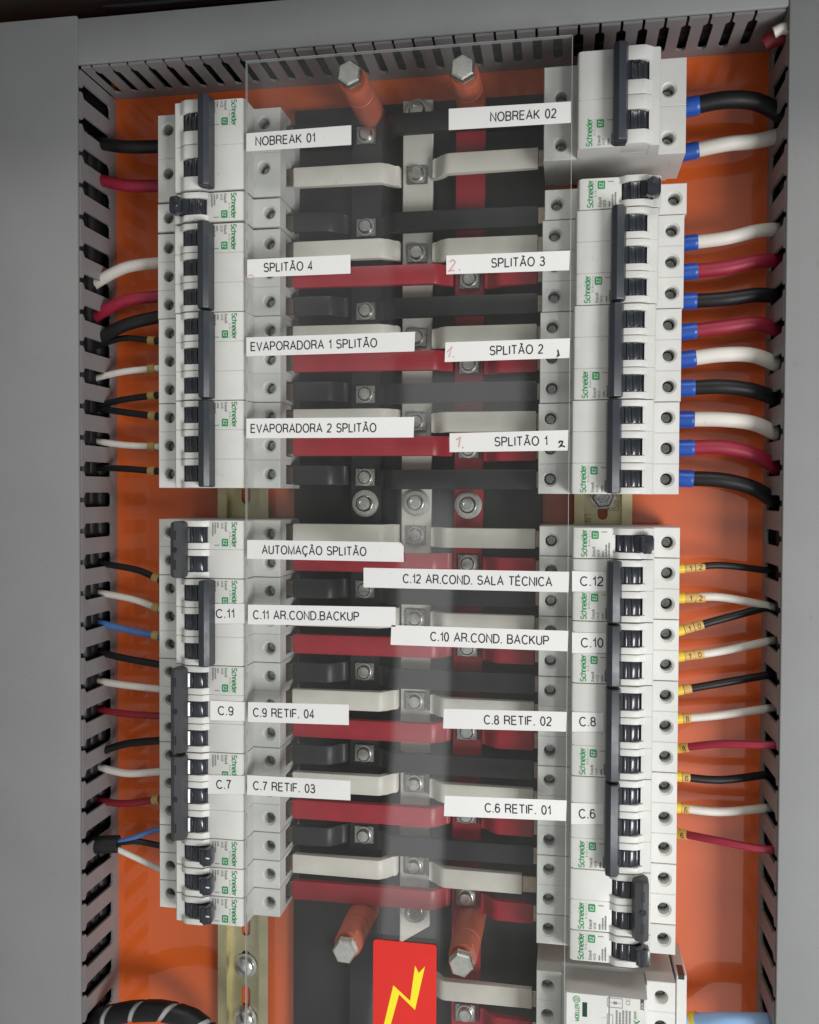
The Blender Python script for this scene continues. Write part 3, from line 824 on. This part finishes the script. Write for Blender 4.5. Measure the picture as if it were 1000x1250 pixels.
LAB = [
 ([(301, 163), (429, 153), (429, 177), (301, 185)], (313, 385), 'NOBREAK 01'),
 ([(548, 133), (697, 124), (697, 150), (548, 159)], (600, 679), 'NOBREAK 02'),
 ([(302, 317), (428, 311), (428, 334), (302, 339)], (323, 382), 'SPLITÃO 4'),
 ([(545, 312), (696, 306), (695, 330), (545, 335)], (601, 665), 'SPLITÃO 3'),
 ([(301, 412), (507, 405), (506, 429), (301, 435)], (307, 461), 'EVAPORADORA 1 SPLITÃO'),
 ([(544, 418), (696, 413), (695, 437), (543, 442)], (599, 663), 'SPLITÃO 2'),
 ([(301, 511), (506, 509), (505, 534), (301, 535)], (307, 460), 'EVAPORADORA 2 SPLITÃO'),
 ([(549, 529), (694, 525), (693, 550), (549, 552)], (605, 668), 'SPLITÃO 1'),
 ([(302, 659), (489, 662), (493, 667), (493, 686), (302, 682)], (321, 448), 'AUTOMAÇÃO SPLITÃO'),
 ([(444, 693), (695, 698), (694, 723), (444, 717)], (494, 674), 'C.12 AR.COND. SALA TÉCNICA'),
 ([(303, 738), (483, 741), (483, 765), (303, 762)], (310, 439), 'C.11 AR.COND.BACKUP'),
 ([(478, 763), (694, 770), (693, 795), (477, 787)], (527, 670), 'C.10 AR.COND. BACKUP'),
 ([(303, 857), (426, 860), (426, 885), (303, 881)], (310, 384), 'C.9 RETIF. 04'),
 ([(542, 865), (692, 869), (691, 893), (541, 889)], (592, 673), 'C.8 RETIF. 02'),
 ([(302, 946), (428, 953), (428, 977), (302, 970)], (310, 385), 'C.7 RETIF. 03'),
 ([(543, 971), (692, 977), (691, 1002), (542, 996)], (593, 672), 'C.6 RETIF. 01'),
]
strips = {}
for quad, tx, text in LAB:
    q4 = quad if len(quad) == 4 else [quad[0], (quad[2][0], quad[1][1]), quad[3], quad[4]]
    bm, tm = tape(q4, 68.02, (tx, 0.29), text)
    if len(quad) == 5:
        bm.free(); bm = bmesh.new(); prism(bm, [U(px, py, 68.02) for px, py in quad], 68.07, 68.27, 'z')
    s = obj('label_strip', cov(bm), 'label', cover); s['label'] = 'white tape label reading ' + text
    obj('lettering', cov(tm), 'ink', s)
    strips[text] = s
def scrawl(parent, material, marks, w, z=68.36):
    bm = bmesh.new()
    for mk in marks: stroke(bm, [U(px, py, z) for px, py in mk], w, z)
    obj('handwriting', cov(bm), material, parent)
scrawl(strips['SPLITÃO 3'], 'ink_red', [[(549, 320), (553, 317), (556, 320), (551, 328), (548, 331), (555, 330)], [(560, 330), (562, 329)]], 0.75)
scrawl(strips['SPLITÃO 2'], 'ink_red', [[(546, 430), (552, 423), (548, 436)], [(553, 436), (554, 435)]], 0.7)
scrawl(strips['SPLITÃO 2'], 'ink', [[(681, 427), (682, 432), (680.5, 435), (683.5, 433)]], 0.9, 68.4)
scrawl(strips['SPLITÃO 1'], 'ink_red', [[(557, 537), (562, 534), (560, 546)], [(564, 547), (566, 546)]], 0.8)
scrawl(strips['SPLITÃO 1'], 'ink', [[(682, 541), (684, 538.5), (687, 539), (686, 542), (683, 545.5), (686, 544), (690, 545.5)]], 0.9, 68.4)
scrawl(strips['SPLITÃO 4'], 'ink_red', [[(303, 337), (306, 335.5), (310, 337)]], 0.6)
# stickers on breakers
def sticker(key, text, quad, tx):
    root = breakers[key]
    bm, tm = tape(quad, 66.42, (tx, 0.30), text, 4.9)
    x, y = root.location.x * 1000, root.location.z * 1000
    turned = abs(root.rotation_euler[1]) > 1
    mv = Matrix.Translation((-x, -y, 0))
    if turned: mv = Matrix.Rotation(math.pi, 4, 'Z') @ mv
    bm.transform(mv); tm.transform(mv)
    s = obj('sticker', bm, 'label', root); s['label'] = 'white sticker reading ' + text
    obj('lettering', tm, 'ink', s)
sticker('C.11', 'C.11', [(261, 737), (299, 737), (299, 761), (261, 761)], (264.5, 286))
sticker('C.9', 'C.9', [(257, 855), (299.5, 857), (299.5, 880), (257, 879)], (267, 285))
sticker('C.7', 'C.7', [(254.5, 946), (299.5, 947), (299.5, 969), (254, 969)], (265, 282))
sticker('C.12', 'C.12', [(698.5, 697), (740, 698), (740, 722), (698.5, 722)], (709, 736))
sticker('C.10', 'C.10', [(698.5, 772), (740, 773), (740, 797), (698.5, 797)], (710, 736))
sticker('C.8', 'C.8', [(698.5, 869), (737, 870), (737, 893), (698.5, 893)], (708, 727))
sticker('C.6', 'C.6', [(697.5, 980), (737, 981), (737, 1006), (697.5, 1006)], (707.5, 726.5))
# warning sign on the cover
z = 68.02
x0, x1 = U(456, 1200, z)[0], U(533, 1200, z)[0]
yt = U(495, 1149.5, z)[1]
bm = bmesh.new(); prism(bm, roundrect(x0, x1, yt - 62, yt, 2.0), z + 0.05, z + 0.65, 'z')
sign = obj('warning_sign', cov(bm), 'sign_red', cover); sign['label'] = 'red warning plate with yellow lightning bolt'
bm = bmesh.new()
bolt = [(519, 1179), (507, 1232), (487.5, 1213), (474, 1262), (466, 1262), (480.5, 1202), (501, 1221), (507, 1178), (511.5, 1187)]
prism(bm, [U(px, py, z) for px, py in bolt], z + 0.67, z + 0.75, 'z')
obj('lightning_bolt', cov(bm), 'sign_yellow', sign)

def standoff(px, py, label):
    x, y = U(px, py, 72)
    root = empty('standoff', x, y, 8, label, 'standoff', 'standoffs carrying the clear cover')
    bm = bmesh.new()
    lathe(bm, [(0, 0.1), (9.3, 0.1), (9.2, 20), (9.0, 38), (8.6, 38.3), (8.6, 38.9), (8.9, 39.2), (8.6, 55.2), (8.0, 56.4), (0, 56.4)], 0, 0, 36)
    obj('post', bm, 'standoff', root, True)
    bm = bmesh.new()
    lathe(bm, [(0, 60.1), (7.6, 60.1), (7.6, 60.5), (7.5, 60.6), (7.5, 65.2), (6.5, 66.2), (0, 66.2)], 0, 0, 6, random.uniform(0, 1))
    obj('hex_bolt', bm, 'zinc', root)
standoff(427, 90, 'orange standoff with hex bolt at the upper left of the clear cover')
standoff(565, 83, 'orange standoff with hex bolt at the upper right of the clear cover')
standoff(421, 1161, 'orange standoff with hex bolt left of the red warning plate')
standoff(563, 1177, 'orange standoff with hex bolt right of the red warning plate')

# ------------------------------------------------------------------ wires
def wire(pts, dia, material, label, group, end=None, mark=None, name='wire', free=False):
    """pts in photograph pixels from terminal to trunking; into: x in mm where it disappears inside the duct"""
    P = []
    n = len(pts)
    left = pts[-1][0] < pts[0][0]
    wall = -311.6 if left else 122.2
    lo, hi = 6.0, 44.0                       # depth at which the wire crosses the slotted wall
    for _ in range(30):
        m_ = (lo + hi) / 2
        d_ = U(*pts[-1], m_)[0] - wall
        if (d_ > 0) == left: lo = m_
        else: hi = m_
    ze = max(11 + dia / 2, min(40 - dia / 2 * 0.6, lo))
    if free: ze = 27.0
    for i, (px, py) in enumerate(pts):
        t = i / (n - 1)
        z_ = 22 + (ze - 22) * t + 5 * math.sin(math.pi * t) * (1 if dia > 6 else 0.4)
        x, y = U(px, py, z_); P.append((x, y, z_))
    y0s = yl if left else yr
    pt_ = 20.5 if left else 20.6
    ys_ = y0s + pt_ * round((P[-1][1] - y0s) / pt_)
    room = max(0.0, (9.0 - dia) / 2)
    if not free: P[-1] = (P[-1][0], P[-1][1] + max(-5.0, min(5.0, max(ys_ - room, min(ys_ + room, P[-1][1])) - P[-1][1])), P[-1][2])
    d = Vector(P[-1]) - Vector(P[-2]); d.normalize()
    s = -1 if left else 1
    if not free: P.append((wall + s * 14, P[-1][1] + d.y * 5, P[-1][2] - 3))
    P.insert(0, (P[0][0] - s * 9, P[0][1] - (P[1][1] - P[0][1]) * 0.15, 21.5))
    root = empty(name, P[1][0], P[1][1], P[1][2], label, 'wire', group)
    mv = Matrix.Translation((-P[1][0], -P[1][1], -P[1][2]))
    bm = bmesh.new(); path = tube(bm, P, dia / 2, 16, 8); bm.transform(mv)
    obj('insulation', bm, material, root, True)
    base = Vector(P[1]); dirv = (Vector(P[2]) - Vector(P[1])).normalized()
    def along(i): return Vector((path[min(i, len(path) - 1)]))
    if end == 'blue':
        bm = bmesh.new(); tube(bm, [base - dirv * 4, base + dirv * 3.0, base + dirv * 7.2], lambda t: dia / 2 + 0.75 - 0.3 * (t > 0.85), 18, 6); bm.transform(mv)
        obj('ferrule', bm, 'ferrule', root, True)
    elif end == 'ring':
        bm = bmesh.new(); tube(bm, [base - dirv * 2.0, base + dirv * 0.5, base + dirv * 3.0], lambda t: dia / 2 + 0.85, 16, 4); bm.transform(mv)
        obj('marker_ring', bm, 'ring', root, True)
    elif end == 'sleeve':
        bm = bmesh.new(); tube(bm, [base - dirv * 3.5, base - dirv * 1.5, base + dirv * 0.8], lambda t: dia / 2 + 0.75, 16, 4); bm.transform(mv)
        obj('ferrule', bm, 'sleeve', root, True)
        for j, ch in enumerate(mark or ''):
            a0 = 1.2 + (6.0 if len(mark) > 1 else 5.0) * j
            a1 = a0 + (5.6 if len(mark) > 1 else 4.6)
            bm = bmesh.new(); tube(bm, [base + dirv * a0, base + dirv * (a0 + a1) / 2, base + dirv * a1], lambda t: dia / 2 + 0.5, 16, 4); bm.transform(mv)
            mk = obj('number_marker', bm, 'yellow', root, True)
            bm = bmesh.new()
            c = base + dirv * ((a0 + a1) / 2)
            tm = bmesh.new()
            if ch != ' ':
                st, gw = layout(ch, 0)
                rad = dia / 2 + 0.58; sd_ = Vector((0, 0, 1)).cross(dirv).normalized(); up_ = dirv.cross(sd_)
                st = [[(a0_[0] + (b0_[0] - a0_[0]) * f_ / 6, a0_[1] + (b0_[1] - a0_[1]) * f_ / 6) for a0_, b0_ in zip(q, q[1:]) for f_ in range(6)] + [q[-1]] for q in st]
                for q in st: stroke(tm, [((a - gw / 2) * 3.2, b * 3.0 - 1.5) for a, b in q], 0.45, 0)
                for v_ in tm.verts:
                    th = max(-1.3, min(1.3, v_.co.y / rad))
                    la, lb, lz = v_.co.x, rad * math.sin(th), rad * math.cos(th)
                    v_.co = c + dirv * la + sd_ * lb + up_ * lz
                tm.transform(mv); obj('numeral', tm, 'ink', mk)
            else: tm.free()
            bm.free()
    return root
WL, WR = 'wires from the left trunking', 'wires to the right trunking'
wire([(193, 179), (150, 179), (110, 182)], 8.4, 'w_black', 'thick black wire at the top of the left side', WL)
wire([(193, 227), (150, 226), (108, 224)], 8.0, 'w_red', 'thick red wire just under the top black wire at left', WL)
wire([(193, 321), (150, 328), (106, 344)], 7.6, 'w_white', 'thick white wire curving from the left trunking above a red one', WL)
wire([(193, 362), (150, 368), (110, 386)], 8.0, 'w_red', 'thick red wire under the thick white wire at left', WL)
wire([(193, 387), (150, 398), (112, 412)], 8.6, 'w_black', 'thick black wire sloping down beside the EVAPORADORA 1 breaker', WL)
wire([(187, 416), (150, 413), (113, 417)], 4.2, 'w_black', 'thin black wire tucked under the thick sloping black one', WL, 'ring')
wire([(187, 450), (150, 454), (115, 462)], 4.4, 'w_white', 'thin white wire to the middle pole of the EVAPORADORA 1 breaker', WL, 'ring')
wire([(187, 483), (150, 488), (112, 496)], 4.4, 'w_black', 'thin black wire to the lowest pole of the EVAPORADORA 1 breaker', WL, 'ring')
wire([(188, 508), (150, 503), (112, 495)], 4.6, 'w_black', 'thin black wire to the top pole of the EVAPORADORA 2 breaker', WL, 'ring')
wire([(187, 545), (150, 543), (108, 537)], 4.4, 'w_white', 'thin white wire to the middle pole of the EVAPORADORA 2 breaker', WL, 'ring')
wire([(187, 575), (150, 572), (110, 571)], 4.4, 'w_black', 'thin black wire to the lowest pole of the EVAPORADORA 2 breaker', WL, 'ring')
wire([(192, 706), (165, 695), (110, 688)], 4.6, 'w_black', 'thin black wire to the AUTOMAÇÃO breaker, top of the lower left wires', WL, 'ring')
wire([(192, 742), (160, 731), (110, 725)], 4.6, 'w_white', 'thin white wire just above the blue wire at left', WL, 'ring')
wire([(192, 776), (160, 770), (112, 758)], 4.6, 'w_blue', 'thin blue wire bending down out of the left trunking', WL, 'ring')
wire([(194, 811), (150, 803), (108, 800)], 4.8, 'w_black', 'thin black wire just below the blue wire at left', WL)
wire([(194, 841), (150, 836), (110, 838)], 4.8, 'w_white', 'thin white wire beside the top pole of the C.9 breaker', WL)
wire([(194, 874), (150, 871), (112, 868)], 4.6, 'w_darkred', 'thin dark red wire beside the C.9 sticker breaker', WL)
wire([(195, 904), (150, 909), (108, 916)], 5.2, 'w_black', 'black wire rising to the lowest pole of the C.9 breaker', WL)
wire([(195, 942), (155, 944), (118, 936)], 5.0, 'w_white', 'white wire sagging to the top pole of the C.7 breaker', WL)
wire([(192, 976), (150, 981), (112, 984)], 4.8, 'w_darkred', 'thin dark red wire to the middle pole of the C.7 breaker', WL, 'ring')
wire([(194, 1012), (165, 1022), (136, 1030)], 3.6, 'w_blue', 'thin blue wire leaving the black sleeve low at left', WL, free=True)
wire([(194, 1032), (165, 1027), (134, 1031)], 4.0, 'w_black', 'thin black wire leaving the black sleeve low at left', WL, free=True)
wire([(194, 1060), (168, 1048), (136, 1033)], 4.0, 'w_white', 'thin white wire leaving the black sleeve low at left', WL, free=True)
bm = bmesh.new()
pp = [U(145, 1030, 27), U(125, 1031, 29), U(96, 1033, 31)]
tube(bm, [(p[0], p[1], z_) for p, z_ in zip(pp, (27, 29, 31))], 5.8, 18)
tag(obj('cable_sleeve', bm, 'w_black', None, True), 'black cable sleeve from which blue, black and white wires emerge', 'cable sleeve')
for pts, dia, m, lab in (
 ([(839, 131), (885, 122), (925, 125), (962, 134)], 10.2, 'w_black', 'thick black wire, topmost on the right side'),
 ([(838, 186), (885, 176), (925, 172), (962, 173)], 8.8, 'w_white', 'thick white wire from the NOBREAK 02 breaker'),
 ([(837, 297), (885, 291), (925, 282), (958, 273)], 8.0, 'w_white', 'thick white wire from the SPLITÃO 3 breaker'),
 ([(837, 332), (885, 327), (925, 319), (957, 308)], 8.6, 'w_red', 'thick red wire from the SPLITÃO 3 breaker'),
 ([(836, 368), (885, 365), (925, 360), (955, 353)], 8.8, 'w_black', 'thick black wire from the SPLITÃO 3 breaker'),
 ([(836, 405), (885, 399), (925, 395), (955, 395)], 8.6, 'w_red', 'thick red wire from the SPLITÃO 2 breaker'),
 ([(835, 439), (880, 433), (920, 434), (955, 439)], 9.0, 'w_white', 'thick white wire from the SPLITÃO 2 breaker'),
 ([(834, 474), (880, 472), (920, 477), (953, 486)], 9.0, 'w_black', 'thick black wire from the SPLITÃO 2 breaker'),
 ([(833, 512), (880, 512), (920, 517), (952, 527)], 9.0, 'w_white', 'thick white wire from the SPLITÃO 1 breaker'),
 ([(833, 547), (880, 546), (920, 555), (950, 572)], 8.8, 'w_red', 'thick red wire from the SPLITÃO 1 breaker, bending down'),
 ([(832, 584), (880, 586), (920, 596), (949, 614)], 9.2, 'w_black', 'thick black wire from the SPLITÃO 1 breaker, bending down'),
): wire(pts, dia, m, lab, WR, 'blue')
for pts, dia, m, mk, lab in (
 ([(834, 694), (880, 690), (942, 697)], 4.2, 'w_black', '12', 'thin black wire with yellow markers reading 12'),
 ([(834, 730), (880, 729), (946, 745)], 5.0, 'w_white', '12', 'thin white wire with yellow markers reading 12'),
 ([(833, 769), (880, 756), (942, 740)], 4.8, 'w_black', '10', 'thin black wire with yellow markers reading 10'),
 ([(833, 801), (880, 795), (942, 783)], 5.0, 'w_white', '10', 'thin white wire with yellow markers reading 10'),
 ([(832, 842), (880, 834), (942, 824)], 4.8, 'w_black', ' ', 'thin black wire above the upper white wire marked 8'),
 ([(831, 877), (880, 873), (944, 870)], 5.0, 'w_white', '8', 'thin white wire with a yellow marker reading 8'),
 ([(830, 913), (880, 908), (938, 904)], 4.6, 'w_red', '8', 'thin red wire with a yellow marker reading 8'),
 ([(830, 948), (880, 952), (940, 945)], 4.8, 'w_black', '6', 'thin black wire with a yellow marker reading 6'),
 ([(829, 986), (880, 991), (941, 989)], 5.2, 'w_white', '6', 'thin white wire with a yellow marker reading 6'),
 ([(828, 1017), (870, 1025), (930, 1031)], 4.6, 'w_red', '6', 'thin red wire with a yellow marker reading 6, lowest of the thin wires'),
): wire(pts, dia, m, lab, WR, 'sleeve', mk)
wire([(850, 1250), (890, 1249), (965, 1251)], 12.5, 'w_pale', 'thick pale blue cable with yellow sleeve at the bottom right', WR, 'sleeve', None, free=True)
# spare wire ends squeezed into the upper right corner
bm = bmesh.new(); a, b, c = U(944, 42, 40), U(956, 36, 42), U(972, 36, 42)
tube(bm, [(a[0], a[1], 42), (b[0], b[1], 43), (c[0], c[1], 42)], 3.2)
tag(obj('wire_stub', bm, 'white_ins', None, True), 'short pale wire end squeezed into the upper right trunking corner', 'wire')
bm = bmesh.new(); a, b, c = U(934, 54, 32), U(946, 47, 34), U(968, 44, 34)
tube(bm, [(a[0], a[1], 32), (b[0], b[1], 34), (c[0], c[1], 34)], 4.6)
tag(obj('wire_stub', bm, 'w_darkred', None, True), 'short dark red wire end below the white one in the upper right corner', 'wire')
# spiral wrapped cable bottom left
cpts = [(98, 1252, 30), (128, 1241, 34), (168, 1234, 36), (205, 1235, 36), (238, 1246, 34), (264, 1270, 30), (270, 1290, 28)]
P = [(*U(px, py, z_), z_) for px, py, z_ in cpts]
root = empty('wrapped_cable', P[2][0], P[2][1], 30, 'black spiral wrapped cable loom curving at the bottom left', 'cable loom')
mv = Matrix.Translation((-P[2][0], -P[2][1], -30))
bm = bmesh.new(); path = tube(bm, P, 5.8, 18, 14); bm.transform(mv)
obj('wire_bundle', bm, 'spiral_grey', root, True)
bm = bmesh.new()
L_ = [0.0]
for i in range(1, len(path)): L_.append(L_[-1] + (path[i] - path[i - 1]).length)
def at_len(s):
    for i in range(1, len(path)):
        if L_[i] >= s:
            t = (s - L_[i - 1]) / max(1e-6, L_[i] - L_[i - 1]); return path[i - 1].lerp(path[i], t), (path[i] - path[i - 1]).normalized()
    return path[-1], (path[-1] - path[-2]).normalized()
pit, wid, nst = 22.0, 18.6, 24
turns = int(L_[-1] / pit) * nst
prev = None
for k in range(turns + 1):
    th = 2 * math.pi * k / nst; s0 = pit * k / nst
    row = []
    for s, rr in ((s0, 6.3), (s0 + 0.5, 6.7), (s0 + wid / 2, 6.9), (s0 + wid - 0.5, 6.7), (s0 + wid, 6.3)):
        p, t = at_len(min(max(s, 0), L_[-1])); sd = t.cross(Vector((0, 0, 1))).normalized(); up = sd.cross(t)
        row.append(bm.verts.new(p + sd * rr * math.cos(th) + up * rr * math.sin(th)))
    if prev:
        for j in range(4): bm.faces.new((prev[j], prev[j + 1], row[j + 1], row[j]))
    prev = row
bm.transform(mv); obj('spiral_wrap', bm, 'w_black', root, True)

# ------------------------------------------------------------------ surge device at the bottom right
ym = U(810, 1199, 50)[1]
surge = empty('surge_protector', 66.5, ym, 0, 'white surge protector with green maker name at the bottom right', 'surge protector', None, False)
bm = bmesh.new()
H = 72
rbox(bm, -81, 0, -H, 0, 5, 38, 0.4)
for k in range(4):
    shoulder(bm, -16.5, 0, -(k + 1) * 17.9 + 0.02, -k * 17.9 - 0.02, 38.1, 50, -8.2, -k * 17.9 - 9.2, r=3.6, rc=4.3)
    shoulder(bm, -81, -66, -(k + 1) * 17.9 + 0.02, -k * 17.9 - 0.02, 38.1, 50, -74.4, -k * 17.9 - 9.2, r=3.6, rc=4.3)
prism(bm, [(-64.6, 38), (-64, 65.2), (-63, 66.2), (-40, 66.2), (-39.4, 65.4), (-38.8, 65.4), (-38.4, 66.4), (-18.2, 66.4), (-17.2, 65.4), (-16.5, 38)], -H, -2.6, 'y', 0.5, 2)
rbox(bm, -65.9, -16.6, -H + 0.1, -2.7, 37.9, 50.05)
obj('body', bm, 'plastic', surge, True)
for k in range(4):
    for u in (-8.2, -74.4):
        s = link('terminal_screw', list(_proto.values())[0]['screw'], surge); s.location = W(u, -k * 17.9 - 9.2, 0)
bm = bmesh.new(); rbox(bm, 0.9, 7.0, -H, 3.0, 6, 46, 0.6)
rbox(bm, 0.05, 0.9, -H, -6, 8, 40)
obj('end_clamp', bm, 'plastic', surge, True)
bm = bmesh.new(); rbox(bm, 2.0, 5.6, 0.5, 3.1, 34, 46.1)
obj('clamp_slot', bm, 'toggle', surge)
bm = bmesh.new()
def SX(px, py, z_=66.4):
    x, y = U(px, py, z_); return x - 66.5, y - ym
a = SX(708, 1249)
write(bm, 'MOELLER', a[0] - 0.5, a[1] + 1.2, 66.35, 2.2, 9.8, math.pi / 2, 0.17)
c = SX(704, 1220)
stroke(bm, [(c[0] + 1.9 * math.cos(t), c[1] + 1.9 * math.sin(t)) for t in [q * math.pi / 10 for q in range(21)]], 0.4, 66.35)
for q in (-0.7, 0, 0.7): stroke(bm, [(c[0] - 1.3, c[1] + q), (c[0] + 1.3, c[1] + q)], 0.25, 66.36)
obj('maker_name', bm, 'green', surge)
bm = bmesh.new(); a, b = SX(711, 1241), SX(717, 1224)
rbox(bm, a[0], b[0], a[1], b[1], 66.0, 66.35)
obj('status_window', bm, mat('window_green', (0.012, 0.05, 0.035), 0.25), surge)
bm = bmesh.new()
a, b = SX(742, 1229), SX(760, 1219.5)
q = [(a[0], a[1]), (b[0], a[1]), (b[0], b[1]), (a[0], b[1])]
stroke(bm, q + [q[0]], 0.3, 66.55)
my = (a[1] + b[1]) / 2
stroke(bm, [(a[0] + 1, my), (b[0] - 1, my)], 0.25, 66.55)
rect(bm, a[0] + 3.2, a[0] + 5.2, my - 0.8, my + 0.8, 66.56)
a = SX(769, 1227); write(bm, 'CE', a[0], a[1], 66.55, 2.1, 3.4, math.pi / 2)
for j, px in enumerate((753, 757, 761, 765, 769)):
    a = SX(px, 1250)
    yy = a[1]; rr = random.Random(j)
    while yy < a[1] + 7.2 + rr.uniform(-1, 0.5):
        w_ = rr.uniform(0.4, 0.9); rect(bm, a[0] - 0.6, a[0] + 0.5, yy, yy + w_, 66.55); yy += w_ + 0.25
a = SX(745, 1249); q = [(a[0] - 1.5, a[1] - 1), (a[0] + 1.5, a[1] - 1), (a[0] + 1.5, a[1] + 5), (a[0] - 1.5, a[1] + 5)]
stroke(bm, q + [q[0]], 0.3, 66.55)
obj('small_print', bm, 'ink_grey', surge)
bm = bmesh.new()
a = SX(786, 1233); write(bm, '2/2/280', a[0], a[1], 66.55, 1.8, 6.0, math.pi / 2, 0.2)
obj('type_number', bm, 'ink', surge)
bm = bmesh.new(); a = SX(781, 1251); write(bm, 'K', a[0], a[1], 66.55, 3.4, 2.2, math.pi / 2, 0.2)
a = SX(777, 1244); write(bm, 'power', a[0], a[1], 66.55, 1.8, 4.6, math.pi / 2)
obj('series_mark', bm, 'green', surge)
